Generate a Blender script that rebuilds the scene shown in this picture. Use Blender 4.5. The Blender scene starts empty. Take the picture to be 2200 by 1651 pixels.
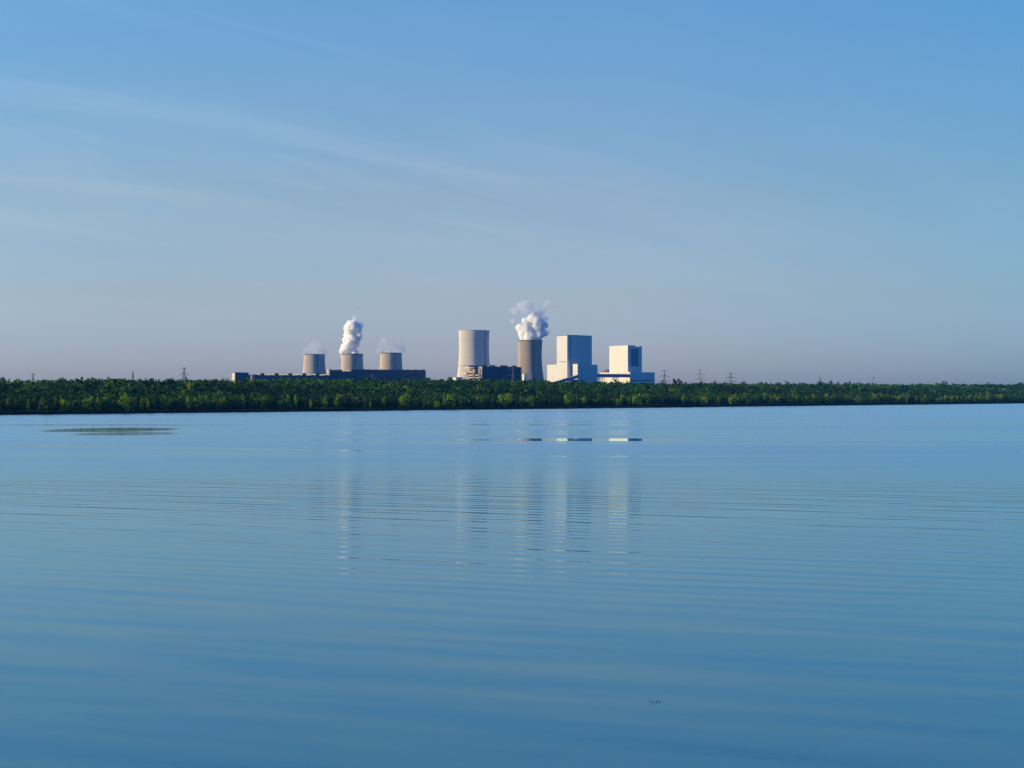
import bpy, math, random
import numpy as np
from mathutils import Vector
R = math.radians
rnd = random.Random(7)
rng = np.random.default_rng(11)
SC = bpy.context.scene
COL = SC.collection

# ------------------------------------------------------------------ camera
F = 3000.0            # focal length in photo pixels (photo 2200 wide)
CAMZ = 11.0
HY = 850.0            # eye level in photo pixels
cam = bpy.data.cameras.new('camera')
cam.sensor_width = 36; cam.lens = 36*F/2200
cam.clip_start = 0.5; cam.clip_end = 60000
co = bpy.data.objects.new('camera', cam); COL.objects.link(co)
co.location = (0, 0, CAMZ)
co.rotation_euler = (R(90)+math.atan((HY-825.5)/F), 0, 0)
SC.camera = co

# ------------------------------------------------------------------ light
SUN_AZ = 84.0     # degrees to the left of the view direction, seen towards the plant
SUN_EL = 11.0
sd = Vector((-math.cos(R(SUN_EL))*math.sin(R(SUN_AZ)), -math.cos(R(SUN_EL))*math.cos(R(SUN_AZ))+0.0, math.sin(R(SUN_EL))))
sun = bpy.data.lights.new('sun', 'SUN'); sun.energy = 5.0; sun.angle = R(0.5); sun.color = (1.0, 0.77, 0.39)
so = bpy.data.objects.new('sun', sun); COL.objects.link(so)
so.rotation_euler = sd.to_track_quat('Z', 'Y').to_euler()

def ramp(nt, fac, stops, interp='LINEAR'):
    r = nt.nodes.new('ShaderNodeValToRGB'); e = r.color_ramp.elements
    r.color_ramp.interpolation = interp
    while len(e) < len(stops): e.new(0.5)
    for i, (p, c) in enumerate(stops):
        e[i].position = p; e[i].color = (*c, 1) if len(c) == 3 else c
    nt.links.new(fac, r.inputs[0]); return r.outputs[0]
def M_(nt, op, a, b=None, c=None, clamp=False):
    n = nt.nodes.new('ShaderNodeMath'); n.operation = op; n.use_clamp = clamp
    for i, v in enumerate((a, b, c)):
        if v is None: continue
        if isinstance(v, (int, float)): n.inputs[i].default_value = v
        else: nt.links.new(v, n.inputs[i])
    return n.outputs[0]
def V_(nt, op, a, b=None):
    n = nt.nodes.new('ShaderNodeVectorMath'); n.operation = op
    for i, v in enumerate((a, b)):
        if v is None: continue
        if isinstance(v, (tuple, list)): n.inputs[i].default_value = v
        else: nt.links.new(v, n.inputs[i])
    return n.outputs['Value'] if op in ('DOT_PRODUCT', 'LENGTH') else n.outputs[0]
def noise(nt, vec, scale, detail=3, rough=0.5, out=0):
    n = nt.nodes.new('ShaderNodeTexNoise'); n.inputs['Scale'].default_value = scale
    n.inputs['Detail'].default_value = detail; n.inputs['Roughness'].default_value = rough
    nt.links.new(vec, n.inputs['Vector']); return n.outputs[out]
def mapr(nt, v, a, b, c=0.0, d=1.0, smooth=True):
    n = nt.nodes.new('ShaderNodeMapRange'); n.interpolation_type = 'SMOOTHSTEP' if smooth else 'LINEAR'
    nt.links.new(v, n.inputs[0])
    for i, x in enumerate((a, b, c, d)): n.inputs[i+1].default_value = x
    return n.outputs[0]
def mixc(nt, fac, a, b, mode='MIX'):
    n = nt.nodes.new('ShaderNodeMix'); n.data_type = 'RGBA'; n.blend_type = mode
    for sock, v in ((n.inputs[0], fac), (n.inputs[6], a), (n.inputs[7], b)):
        if isinstance(v, (int, float)): sock.default_value = v
        elif isinstance(v, (tuple, list)): sock.default_value = (*v, 1) if len(v) == 3 else v
        else: nt.links.new(v, sock)
    return n.outputs[2]

W = bpy.data.worlds.new('World'); SC.world = W; W.use_nodes = True
nt = W.node_tree; nt.nodes.clear()
sky = nt.nodes.new('ShaderNodeTexSky'); sky.sky_type = 'NISHITA'; sky.sun_disc = False
sky.sun_elevation = R(SUN_EL); sky.sun_rotation = math.atan2(sd.x, sd.y)
sky.altitude = 100; sky.air_density = 1.0; sky.dust_density = 1.2; sky.ozone_density = 2.0
tc = nt.nodes.new('ShaderNodeTexCoord')
sep = nt.nodes.new('ShaderNodeSeparateXYZ'); nt.links.new(tc.outputs['Generated'], sep.inputs[0])
# height-dependent tint of the air: grey lilac over the horizon, clear blue above; unseen zenith deepened to turn shade bluer
tint = ramp(nt, sep.outputs[2], [(0.0, (1.12, 1.26, 2.45)), (0.03, (1.06, 1.12, 1.86)), (0.07, (1.03, 1.02, 1.36)), (0.14, (1.03, 1.05, 1.22)), (0.27, (0.84, 1.23, 1.54)), (0.42, (0.28, 0.80, 1.45)), (0.7, (0.06, 0.48, 1.30))])
skyc = mixc(nt, 1.0, sky.outputs[0], tint, 'MULTIPLY')
skyc = mixc(nt, 1.0, skyc, ramp(nt, mapr(nt, sep.outputs[0], -0.4, 0.4, 0, 1, False), [(0.0, (0.90, 0.98, 0.98)), (0.45, (1, 1, 1)), (0.6, (0.97, 0.98, 0.99)), (1.0, (0.58, 0.80, 0.86))]), 'MULTIPLY')
# unseen sky behind and to the right, tinted deeper blue to cool shaded walls
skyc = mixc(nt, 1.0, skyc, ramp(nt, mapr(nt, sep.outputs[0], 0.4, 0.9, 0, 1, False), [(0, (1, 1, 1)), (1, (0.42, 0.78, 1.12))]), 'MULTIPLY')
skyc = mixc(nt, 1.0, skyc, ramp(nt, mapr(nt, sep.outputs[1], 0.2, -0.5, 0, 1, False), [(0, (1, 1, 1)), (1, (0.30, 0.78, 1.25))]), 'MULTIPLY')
# thin cirrus veils: long streaks, projected on a flat cloud deck
inv = M_(nt, 'DIVIDE', 1.0, M_(nt, 'ADD', M_(nt, 'MAXIMUM', sep.outputs[2], 0.0), 0.09))
cx = M_(nt, 'MULTIPLY', sep.outputs[0], inv); cy = M_(nt, 'MULTIPLY', sep.outputs[1], inv)
cmb = nt.nodes.new('ShaderNodeCombineXYZ'); nt.links.new(cx, cmb.inputs[0]); nt.links.new(cy, cmb.inputs[1])
ca, sa = math.cos(R(44)), math.sin(R(44))
al = V_(nt, 'DOT_PRODUCT', cmb.outputs[0], (ca, sa, 0)); ac = V_(nt, 'DOT_PRODUCT', cmb.outputs[0], (-sa, ca, 0))
c3 = nt.nodes.new('ShaderNodeCombineXYZ'); nt.links.new(M_(nt, 'MULTIPLY', al, 0.30), c3.inputs[0]); nt.links.new(M_(nt, 'MULTIPLY', ac, 1.25), c3.inputs[1]); c3.inputs[2].default_value = 3.3
warp = V_(nt, 'ADD', c3.outputs[0], V_(nt, 'MULTIPLY', noise(nt, c3.outputs[0], 1.6, 3, 0.55, 1), (0.5, 0.7, 0)))
c1 = mapr(nt, noise(nt, warp, 1.5, 7, 0.62), 0.36, 0.78)
c2 = mapr(nt, noise(nt, c3.outputs[0], 0.55, 2, 0.5), 0.30, 0.62, 0.15, 1.0)
elm = mapr(nt, sep.outputs[2], 0.03, 0.12)
cl = M_(nt, 'MULTIPLY', M_(nt, 'MULTIPLY', M_(nt, 'MULTIPLY', c1, c2), elm), mapr(nt, sep.outputs[0], 0.26, -0.12, 0.12, 0.44))
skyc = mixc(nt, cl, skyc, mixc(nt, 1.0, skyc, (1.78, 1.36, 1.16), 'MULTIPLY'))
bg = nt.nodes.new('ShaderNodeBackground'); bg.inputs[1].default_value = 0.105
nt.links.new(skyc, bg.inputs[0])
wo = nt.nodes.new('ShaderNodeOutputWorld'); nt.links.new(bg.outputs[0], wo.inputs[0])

vs = SC.view_settings
SC.display_settings.display_device = 'sRGB'
vs.view_transform = 'Standard'; vs.look = 'None'; vs.exposure = 0.55; vs.gamma = 1.0; vs.use_curve_mapping = False
cy_ = SC.cycles
cy_.max_bounces = 14; cy_.volume_bounces = 12; cy_.diffuse_bounces = 3; cy_.glossy_bounces = 3
cy_.transparent_max_bounces = 16; cy_.use_denoising = True; cy_.sample_clamp_indirect = 6
cy_.volume_step_rate = 1.0; cy_.volume_max_steps = 256

# ------------------------------------------------------------------ helpers
def XY(px, D): return ((px-1100)/F*D, D)
def ZZ(py, D): return CAMZ + (HY-py)/F*D
def tag(o, label=None, cat=None, group=None, kind=None):
    if label: o['label'] = label
    if cat: o['category'] = cat
    if group: o['group'] = group
    if kind: o['kind'] = kind
    return o
def thing(name, loc, label, cat, group=None):
    o = bpy.data.objects.new(name, None); COL.objects.link(o); o.location = loc; o.empty_display_size = 2
    return tag(o, label, cat, group)
class MB:
    def __init__(s): s.v = []; s.f = []; s.g = []
    def add(s, vs_, fs):
        b = len(s.v); s.g.append((b, b+len(vs_), len(s.f), len(s.f)+len(fs))); s.v += [tuple(p) for p in vs_]; s.f += [tuple(b+i for i in f) for f in fs]; return s
    def prism(s, base, z0, z1):
        n = len(base)
        z0s = z0 if isinstance(z0, (list, tuple)) else [z0]*n
        z1s = z1 if isinstance(z1, (list, tuple)) else [z1]*n
        s.add([(x, y, z) for (x, y), z in zip(base, z0s)]+[(x, y, z) for (x, y), z in zip(base, z1s)],
              [tuple(range(n-1, -1, -1)), tuple(range(n, 2*n))]+[(i, (i+1) % n, n+(i+1) % n, n+i) for i in range(n)])
        return s
    def obox(s, c, u, Lu, v, Lv, z0, z1):
        """box on corner c, edges u*Lu and v*Lv"""
        c, u, v = Vector(c), Vector(u), Vector(v)
        return s.prism([tuple(c), tuple(c+v*Lv), tuple(c+v*Lv+u*Lu), tuple(c+u*Lu)], z0, z1)
    def bar(s, a, b, r, n=4, r2=None):
        a, b = Vector(a), Vector(b); d = b-a
        if d.length < 1e-6: return s
        q = d.to_track_quat('Z', 'Y'); r2 = r if r2 is None else r2
        ring = [(math.cos(2*math.pi*(i+.5)/n), math.sin(2*math.pi*(i+.5)/n)) for i in range(n)]
        return s.add([a+q@Vector((x*r, y*r, 0)) for x, y in ring]+[b+q@Vector((x*r2, y*r2, 0)) for x, y in ring],
                     [tuple(range(n-1, -1, -1)), tuple(range(n, 2*n))]+[(i, (i+1) % n, n+(i+1) % n, n+i) for i in range(n)])
    def lathe(s, prof, n=64, c=(0, 0), close=False):
        vs_ = []; m = len(prof)
        for r, z in prof:
            vs_ += [(c[0]+r*math.cos(2*math.pi*i/n), c[1]+r*math.sin(2*math.pi*i/n), z) for i in range(n)]
        fs = []
        for j in range(m if close else m-1):
            k = (j+1) % m
            fs += [(j*n+i, j*n+(i+1) % n, k*n+(i+1) % n, k*n+i) for i in range(n)]
        return s.add(vs_, fs)
    def build(s, name, mat, parent=None, smooth=False, world=True):
        me = bpy.data.meshes.new(name)
        off = parent.location if (parent is not None and world) else Vector((0, 0, 0))
        me.from_pydata([(x-off.x, y-off.y, z-off.z) for x, y, z in s.v], [], s.f); me.update()
        me.materials.append(mat)
        if smooth: me.polygons.foreach_set('use_smooth', [True]*len(me.polygons))
        o = bpy.data.objects.new(name, me); COL.objects.link(o)
        if parent is not None: o.parent = parent
        return o
def each(mb, name, mat, parent, smooth=False):
    """every piece of the builder becomes a part of its own"""
    for a, b_, c_, d_ in mb.g:
        q = MB(); q.v = mb.v[a:b_]; q.f = [tuple(i-a for i in f) for f in mb.f[c_:d_]]; q.build(name, mat, parent, smooth)
def np_mesh(name, V, Q, mat, tint=None, smooth=False):
    me = bpy.data.meshes.new(name); n = len(Q)
    me.vertices.add(len(V)); me.vertices.foreach_set('co', V.astype(np.float32).ravel())
    me.loops.add(n*4); me.loops.foreach_set('vertex_index', Q.astype(np.int32).ravel())
    me.polygons.add(n); me.polygons.foreach_set('loop_start', np.arange(0, n*4, 4, dtype=np.int32))
    me.update(calc_edges=True)
    if tint is not None:
        a = me.attributes.new('tint', 'FLOAT', 'POINT'); a.data.foreach_set('value', tint.astype(np.float32))
    if smooth: me.polygons.foreach_set('use_smooth', np.ones(n, dtype=bool))
    me.materials.append(mat); me.validate()
    return me

# ------------------------------------------------------------------ materials
def newmat(name):
    m = bpy.data.materials.new(name); m.use_nodes = True; t = m.node_tree
    return m, t, t.nodes['Principled BSDF']
def wallmat(name, c, var=0.12, streak=0.0, rough=0.7, panel=0.0, bands=0.0):
    m, t, p = newmat(name)
    g = t.nodes.new('ShaderNodeNewGeometry'); pos = g.outputs['Position']
    s1 = V_(t, 'MULTIPLY', pos, (0.05, 0.05, 0.05))
    n1 = noise(t, s1, 1.0, 4, 0.6)
    v = mapr(t, n1, 0.25, 0.75, 1-var, 1+var*0.6, False)
    if streak:
        n2 = noise(t, V_(t, 'MULTIPLY', pos, (0.22, 0.22, 0.012)), 1.0, 4, 0.65)
        v = M_(t, 'MULTIPLY', v, mapr(t, n2, 0.35, 0.7, 1.0, 1-streak))
    if bands:
        n3 = noise(t, V_(t, 'MULTIPLY', pos, (0.002, 0.002, 0.16)), 1.0, 3, 0.6)
        v = M_(t, 'MULTIPLY', v, mapr(t, n3, 0.35, 0.7, 1.0, 1-bands))
    if panel:
        sp = t.nodes.new('ShaderNodeSeparateXYZ'); t.links.new(pos, sp.inputs[0])
        fr = M_(t, 'FRACT', M_(t, 'MULTIPLY', M_(t, 'ADD', sp.outputs[0], M_(t, 'MULTIPLY', sp.outputs[1], 0.37)), 0.17))
        ln = mapr(t, fr, 0.0, 0.10, 1-panel, 1.0)
        fz = M_(t, 'FRACT', M_(t, 'MULTIPLY', sp.outputs[2], 0.09))
        v = M_(t, 'MULTIPLY', v, M_(t, 'MULTIPLY', ln, mapr(t, fz, 0.0, 0.06, 1-panel*0.7, 1.0)))
    col = mixc(t, 1.0, c, v, 'MULTIPLY')
    t.links.new(col, p.inputs['Base Color']); p.inputs['Roughness'].default_value = rough; p.inputs['Diffuse Roughness'].default_value = 0.9
    p.inputs['Specular IOR Level'].default_value = 0.2
    return m
MAT = dict(
    white=wallmat('white_cladding', (0.75, 0.72, 0.66), 0.06, 0.08, 0.6, 0.10),
    white2=wallmat('cream_cladding', (0.78, 0.75, 0.67), 0.06, 0.07, 0.6, 0.09),
    dark_clad=wallmat('dark_cladding_panel', (0.22, 0.26, 0.34), 0.06, 0.05, 0.6, 0.1),
    concrete=wallmat('pale_tower_concrete', (0.70, 0.64, 0.56), 0.05, 0.05, 0.9, 0, 0.04),
    concrete2=wallmat('brown_tower_concrete', (0.46, 0.38, 0.31), 0.06, 0.12, 0.9, 0, 0.08),
    concrete3=wallmat('old_tower_concrete', (0.66, 0.57, 0.46), 0.06, 0.12, 0.9, 0, 0.08),
    stain=wallmat('stained_rim_concrete', (0.20, 0.18, 0.16), 0.2, 0.3, 0.9),
    hall=wallmat('dark_hall_wall', (0.045, 0.055, 0.08), 0.2, 0.25, 0.8, 0.25),
    hall2=wallmat('grey_blue_hall_wall', (0.075, 0.09, 0.13), 0.15, 0.2, 0.8, 0.2),
    pale=wallmat('pale_plaster_wall', (0.72, 0.62, 0.48), 0.08, 0.12, 0.8, 0.05),
    old=wallmat('weathered_boiler_wall', (0.62, 0.52, 0.40), 0.12, 0.2, 0.8, 0.1),
    steel=wallmat('galvanised_steel', (0.22, 0.23, 0.24), 0.1, 0, 0.6),
    darksteel=wallmat('dark_steel', (0.07, 0.07, 0.08), 0.1, 0, 0.6),
    duct=wallmat('tan_duct_metal', (0.66, 0.55, 0.36), 0.1, 0.1, 0.5),
    roof=wallmat('grey_roofing', (0.30, 0.29, 0.28), 0.1, 0, 0.8),
    tank=wallmat('rusty_pink_tank', (0.50, 0.30, 0.20), 0.15, 0.2, 0.8),
    red=wallmat('red_brown_paint', (0.30, 0.10, 0.07), 0.1, 0, 0.7),
    bark=wallmat('tree_bark', (0.14, 0.11, 0.08), 0.2, 0, 0.9),
    twig=wallmat('wet_brown_twig', (0.03, 0.028, 0.02), 0.2, 0, 0.6),
)
def leafmat(name, stops, rand=False):
    m, t, p = newmat(name)
    if rand:
        oi = t.nodes.new('ShaderNodeObjectInfo'); fac = oi.outputs['Random']
    else:
        a = t.nodes.new('ShaderNodeAttribute'); a.attribute_name = 'tint'; fac = a.outputs['Fac']
    g = t.nodes.new('ShaderNodeNewGeometry')
    n = noise(t, g.outputs['Position'], 0.5, 2, 0.6)
    col = ramp(t, fac, stops)
    col = mixc(t, 1.0, col, mapr(t, n, 0.3, 0.7, 0.78, 1.22), 'MULTIPLY')
    t.links.new(col, p.inputs['Base Color']); p.inputs['Roughness'].default_value = 0.7
    p.inputs['Specular IOR Level'].default_value = 0.15
    tr = t.nodes.new('ShaderNodeBsdfTranslucent'); t.links.new(mixc(t, 1.0, col, (1.3, 1.3, 0.5), 'MULTIPLY'), tr.inputs[0])
    mx = t.nodes.new('ShaderNodeMixShader'); mx.inputs[0].default_value = 0.35
    t.links.new(p.outputs[0], mx.inputs[1]); t.links.new(tr.outputs[0], mx.inputs[2])
    t.links.new(mx.outputs[0], t.nodes['Material Output'].inputs[0])
    return m
GREENS = [(0.0, (0.005, 0.022, 0.006)), (0.35, (0.012, 0.052, 0.006)), (0.62, (0.030, 0.105, 0.006)), (0.87, (0.08, 0.165, 0.008)), (1.0, (0.14, 0.17, 0.010))]
MAT['leaf'] = leafmat('mixed_foliage', GREENS)
MAT['leafY'] = leafmat('yellow_green_foliage', [(0, (0.10, 0.22, 0.006)), (1, (0.19, 0.25, 0.008))], True)
MAT['leafG'] = leafmat('mid_green_foliage', [(0, (0.016, 0.062, 0.006)), (1, (0.040, 0.115, 0.008))], True)
MAT['leafD'] = leafmat('dark_green_foliage', [(0, (0.006, 0.024, 0.006)), (1, (0.013, 0.045, 0.009))], True)
MAT['reed'] = leafmat('reed_blades', [(0, (0.010, 0.026, 0.008)), (1, (0.020, 0.042, 0.012))])

def groundmat():
    m, t, p = newmat('grassy_ground'); g = t.nodes.new('ShaderNodeNewGeometry')
    n = noise(t, V_(t, 'MULTIPLY', g.outputs['Position'], (0.03, 0.03, 0.03)), 1.0, 6, 0.6)
    t.links.new(ramp(t, n, [(0.3, (0.006, 0.016, 0.004)), (0.7, (0.016, 0.03, 0.008))]), p.inputs['Base Color'])
    p.inputs['Roughness'].default_value = 1; p.inputs['Specular IOR Level'].default_value = 0.1
    return m
MAT['ground'] = groundmat()

# ------------------------------------------------------------------ water
def watermat():
    m, t, p = newmat('lake_water')
    g = t.nodes.new('ShaderNodeNewGeometry'); pos = g.outputs['Position']
    sp = t.nodes.new('ShaderNodeSeparateXYZ'); t.links.new(pos, sp.inputs[0]); X, Y = sp.outputs[0], sp.outputs[1]
    big = noise(t, V_(t, 'MULTIPLY', pos, (0.006, 0.02, 0)), 1.0, 3, 0.55)
    mid = noise(t, V_(t, 'MULTIPLY', pos, (0.02, 0.09, 0)), 1.0, 3, 0.55)
    # --- swell trains: slope vectors from cosines; crests run 18 degrees off the X axis
    sx = sy = None
    def train(lam, ang, slope, pscale, pamt, seed, mask=None, lo=0.35):
        nonlocal sx, sy
        kx, ky = math.sin(R(ang)), math.cos(R(ang))
        ph = M_(t, 'MULTIPLY', V_(t, 'DOT_PRODUCT', pos, (kx, ky, 0)), 2*math.pi/lam)
        nn = noise(t, V_(t, 'ADD', V_(t, 'MULTIPLY', pos, (pscale, pscale*2.0, 0)), (seed, seed*1.7, seed)), 1.0, 1, 0.4)
        ph = M_(t, 'ADD', ph, M_(t, 'MULTIPLY', nn, pamt))
        am = noise(t, V_(t, 'ADD', V_(t, 'MULTIPLY', pos, (0.018, 0.045, 0)), (seed*3, seed, 0)), 1.0, 2, 0.5)
        am = mapr(t, am, 0.25, 0.7, lo, 1.15 if lo < .5 else 1.03)
        s = M_(t, 'MULTIPLY', M_(t, 'MULTIPLY', M_(t, 'COSINE', ph), slope), am)
        if mask is not None: s = M_(t, 'MULTIPLY', s, mask)
        a = M_(t, 'MULTIPLY', s, kx); b = M_(t, 'MULTIPLY', s, ky)
        sx = a if sx is None else M_(t, 'ADD', sx, a); sy = b if sy is None else M_(t, 'ADD', sy, b)
    fadeY = mapr(t, Y, 150, 330, 1.0, 0.0)
    near = mapr(t, Y, 62, 92, 0.16, 1.0)
    fn = M_(t, 'MULTIPLY', fadeY, near)
    train(2.75, 18, 0.0315, 0.035, 9.0, 1.3, fn, 0.86)
    train(3.9, 13, 0.006, 0.03, 9.0, 4.1, fn)
    train(1.7, 26, 0.004, 0.05, 5.0, 7.7, fn)
    train(7.5, 10, 0.007, 0.012, 5.0, 2.2, near)
    # --- broad irregular undulation
    q1 = V_(t, 'DOT_PRODUCT', pos, (math.cos(R(-17)), math.sin(R(-17)), 0)); q2 = V_(t, 'DOT_PRODUCT', pos, (math.sin(R(17)), math.cos(R(17)), 0))
    cq = t.nodes.new('ShaderNodeCombineXYZ'); t.links.new(M_(t, 'MULTIPLY', q1, 0.05), cq.inputs[0]); t.links.new(M_(t, 'MULTIPLY', q2, 0.36), cq.inputs[1])
    un = noise(t, cq.outputs[0], 1.0, 2, 0.55)
    und = M_(t, 'MULTIPLY', M_(t, 'SUBTRACT', un, 0.5), mapr(t, Y, 60, 100, 0.13, 0.018))
    sy = M_(t, 'ADD', sy, und)
    # --- small wind ripples as random slopes
    rp = noise(t, V_(t, 'MULTIPLY', pos, (1.1, 3.2, 0)), 1.0, 3, 0.6, 1)
    ss = t.nodes.new('ShaderNodeSeparateColor'); t.links.new(rp, ss.inputs[0])
    rf = noise(t, V_(t, 'MULTIPLY', pos, (3.5, 11.0, 0)), 1.0, 3, 0.65)
    fine = M_(t, 'MULTIPLY', M_(t, 'SUBTRACT', rf, 0.5), mapr(t, Y, 72, 105, 0.12, 0.02))
    gust = mapr(t, big, 0.35, 0.65, 0.5, 1.2)
    sy = M_(t, 'ADD', sy, M_(t, 'MULTIPLY', fine, gust))
    # --- calm slicks, each laid on the lake where it lies (world metres)
    def ell(cx, cyy, rx, ry, rot, wob=0.6, edge=0.35):
        q = V_(t, 'SUBTRACT', pos, (cx, cyy, 0))
        c, s = math.cos(R(rot)), math.sin(R(rot))
        a = M_(t, 'DIVIDE', V_(t, 'DOT_PRODUCT', q, (c, s, 0)), rx)
        b = M_(t, 'DIVIDE', V_(t, 'DOT_PRODUCT', q, (-s, c, 0)), ry)
        d = M_(t, 'SQRT', M_(t, 'ADD', M_(t, 'MULTIPLY', a, a), M_(t, 'MULTIPLY', b, b)))
        d = M_(t, 'ADD', d, M_(t, 'MULTIPLY', M_(t, 'SUBTRACT', mid, 0.5), wob))
        return mapr(t, d, 1.0-edge, 1.0+edge*0.4, 1.0, 0.0)
    calm = [ell(-128, 446, 25, 37, 0, 0.3, .35), ell(-111, 400, 19, 23, 0, .35, .4), ell(-76, 294, 78, 5.5, -19, 0.4, 0.6),
            ell(21, 347, 33, 13, 0, 0.25, 0.30), ell(25, 345, 190, 9, -1, 0.7, 0.9), ell(22, 252, 32, 4.0, -1, 0.4, 0.9), ell(-10, 530, 130, 16, 2, 1.2, 0.9),
            ell(180, 560, 160, 14, 0, 1.0, .9), ell(-150, 520, 90, 18, 3, 1.2, .9)]
    k = [0.84, 0.84, 0.90, 1.0, 0.74, 0.70, 0.62, .6, .7]
    cm = None
    for c_, kk in zip(calm, k):
        v = M_(t, 'MULTIPLY', c_, kk); cm = v if cm is None else M_(t, 'MAXIMUM', cm, v)
    # broad smooth water from 75 to 150 m out, streaky farther away
    st = noise(t, V_(t, 'ADD', V_(t, 'MULTIPLY', pos, (0.0035, 0.03, 0)), (5, 3, 0)), 1.0, 4, 0.6)
    st2 = noise(t, V_(t, 'ADD', V_(t, 'MULTIPLY', pos, (0.0028, 0.011, 0)), (9, 1, 0)), 1.0, 3, 0.55)
    streak = M_(t, 'MAXIMUM', M_(t, 'MULTIPLY', mapr(t, st, 0.50, 0.70), 0.50), M_(t, 'MULTIPLY', mapr(t, st2, 0.46, 0.68), 0.45))
    smooth = M_(t, 'MULTIPLY', mapr(t, Y, 270, 125, 0, 0.88), mapr(t, big, 0.3, 0.6, 0.75, 1.0))
    cm = M_(t, 'MAXIMUM', cm, M_(t, 'MAXIMUM', streak, smooth))
    ra = M_(t, 'MULTIPLY', M_(t, 'SUBTRACT', 1.0, cm), 0.085)
    ra = M_(t, 'ADD', ra, 0.006)
    cn = M_(t, 'SUBTRACT', 1.0, M_(t, 'MULTIPLY', mapr(t, Y, 170, 260), cm))
    sxt = M_(t, 'MULTIPLY', M_(t, 'ADD', sx, M_(t, 'MULTIPLY', M_(t, 'SUBTRACT', ss.outputs[0], 0.5), ra)), cn)
    syt = M_(t, 'MULTIPLY', M_(t, 'ADD', sy, M_(t, 'MULTIPLY', M_(t, 'SUBTRACT', ss.outputs[1], 0.5), ra)), cn)
    cb = t.nodes.new('ShaderNodeCombineXYZ')
    t.links.new(M_(t, 'MULTIPLY', sxt, -1), cb.inputs[0]); t.links.new(M_(t, 'MULTIPLY', syt, -1), cb.inputs[1]); cb.inputs[2].default_value = 1
    nrm = V_(t, 'NORMALIZE', cb.outputs[0])
    rough = M_(t, 'ADD', 0.03, M_(t, 'MULTIPLY', M_(t, 'SUBTRACT', 1.0, cm), 0.27))
    gl = t.nodes.new('ShaderNodeBsdfGlossy'); gl.distribution = 'MULTI_GGX'; t.links.new(rough, gl.inputs['Roughness']); t.links.new(nrm, gl.inputs['Normal'])
    gl.inputs['Color'].default_value = (0.80, 1.0, 1, 1)
    df = t.nodes.new('ShaderNodeBsdfDiffuse'); df.inputs['Color'].default_value = (0.060, 0.220, 0.290, 1)
    fr = t.nodes.new('ShaderNodeFresnel'); fr.inputs['IOR'].default_value = 1.50
    mx = t.nodes.new('ShaderNodeMixShader'); t.links.new(fr.outputs[0], mx.inputs[0]); t.links.new(df.outputs[0], mx.inputs[1]); t.links.new(gl.outputs[0], mx.inputs[2])
    t.links.new(mx.outputs[0], t.nodes['Material Output'].inputs[0]); t.nodes.remove(p)
    return m
MAT['water'] = watermat()

# ------------------------------------------------------------------ the lie of the land
P0 = Vector(XY(0, CAMZ*F/42.0)); P1 = Vector(XY(2200, CAMZ*F/17.1))
UT = (P1-P0).normalized(); UN = Vector((-UT.y, UT.x))
if UN.y < 0: UN = -UN
def ts(x, y):
    dx, dy = x-P0.x, y-P0.y
    return dx*UT.x+dy*UT.y, dx*UN.x+dy*UN.y
def from_ts(t_, s_): return P0.x+UT.x*t_+UN.x*s_, P0.y+UT.y*t_+UN.y*s_
def ray_at_s(px, s_):
    k = (px-1100)/F      # X = k*Y
    # s = (kY-P0x)*UNx + (Y-P0y)*UNy
    Y = (s_+P0.x*UN.x+P0.y*UN.y)/(k*UN.x+UN.y)
    return k*Y, Y
CREST = 290.0
SKYL = [(-300, 820), (0, 820), (250, 818.5), (480, 818), (700, 817), (940, 818), (1100, 818), (1180, 820), (1300, 824), (1430, 825), (1700, 827), (1900, 828.5), (2200, 828), (2500, 828)]
tt, hh = [], []
for px, py in SKYL:
    x, y = ray_at_s(px, CREST)
    tt.append(ts(x, y)[0]); hh.append(CAMZ-9.0+(HY-py)/F*y)
def sstep(a, b, x):
    u = np.clip((x-a)/(b-a), 0, 1); return u*u*(3-2*u)
def height(x, y):
    t_, s_ = ts(x, y)
    hp = np.interp(t_, tt, hh)
    up = 0.9*sstep(0, 14, s_)+(hp-0.9)*(0.75*np.clip((s_-25)/(CREST-25), 0, 1)+0.25*sstep(25, CREST, s_))
    down = (hp-4.0)*sstep(CREST+260, CREST+800, s_)
    return np.where(s_ < 0, np.maximum(s_*0.35, -3.0), up-down)
tg = np.concatenate([np.linspace(-14000, -800, 10), np.linspace(-600, 3600, 70), np.linspace(4200, 22000, 12)])
sg = np.array([-1400, -700, -200, -60, -9, 0, 4, 8, 14, 25, 45, 70, 100, 130, 160, 200, 240, 290, 340, 420, 550, 650, 750, 850, 950, 1100, 1500, 2500, 5000, 12000, 24000.])
TG, SG = np.meshgrid(tg, sg, indexing='ij')
GX = P0.x+UT.x*TG+UN.x*SG; GY = P0.y+UT.y*TG+UN.y*SG; GZ = height(GX, GY)
nv = np.arange(TG.size).reshape(TG.shape)
Q = np.stack([nv[:-1, :-1], nv[1:, :-1], nv[1:, 1:], nv[:-1, 1:]], -1).reshape(-1, 4)
gm = np_mesh('ground', np.stack([GX, GY, GZ], -1).reshape(-1, 3), Q, MAT['ground'], smooth=True)
gob = bpy.data.objects.new('ground', gm); COL.objects.link(gob); tag(gob, kind='structure')
b = MB(); b.add([(-3500, 20, 0), (4500, 20, 0), (4500, 5200, 0), (-3500, 1400, 0)], [(0, 1, 2, 3)])
wob = b.build('water', MAT['water']); tag(wob, kind='structure')
b = MB(); nb = [(27, -1.2), (22, 0.3), (16, 4.5), (9, 8.2), (3, 9.2), (-20, 9.4), (-400, 9.6)]
vv = []; ff = []
for j, (y, z) in enumerate(nb):
    for i in range(41): vv.append((-600+30*i, y, z+(0.25*math.sin(i*2.1+j)) * (j > 1)))
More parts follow.
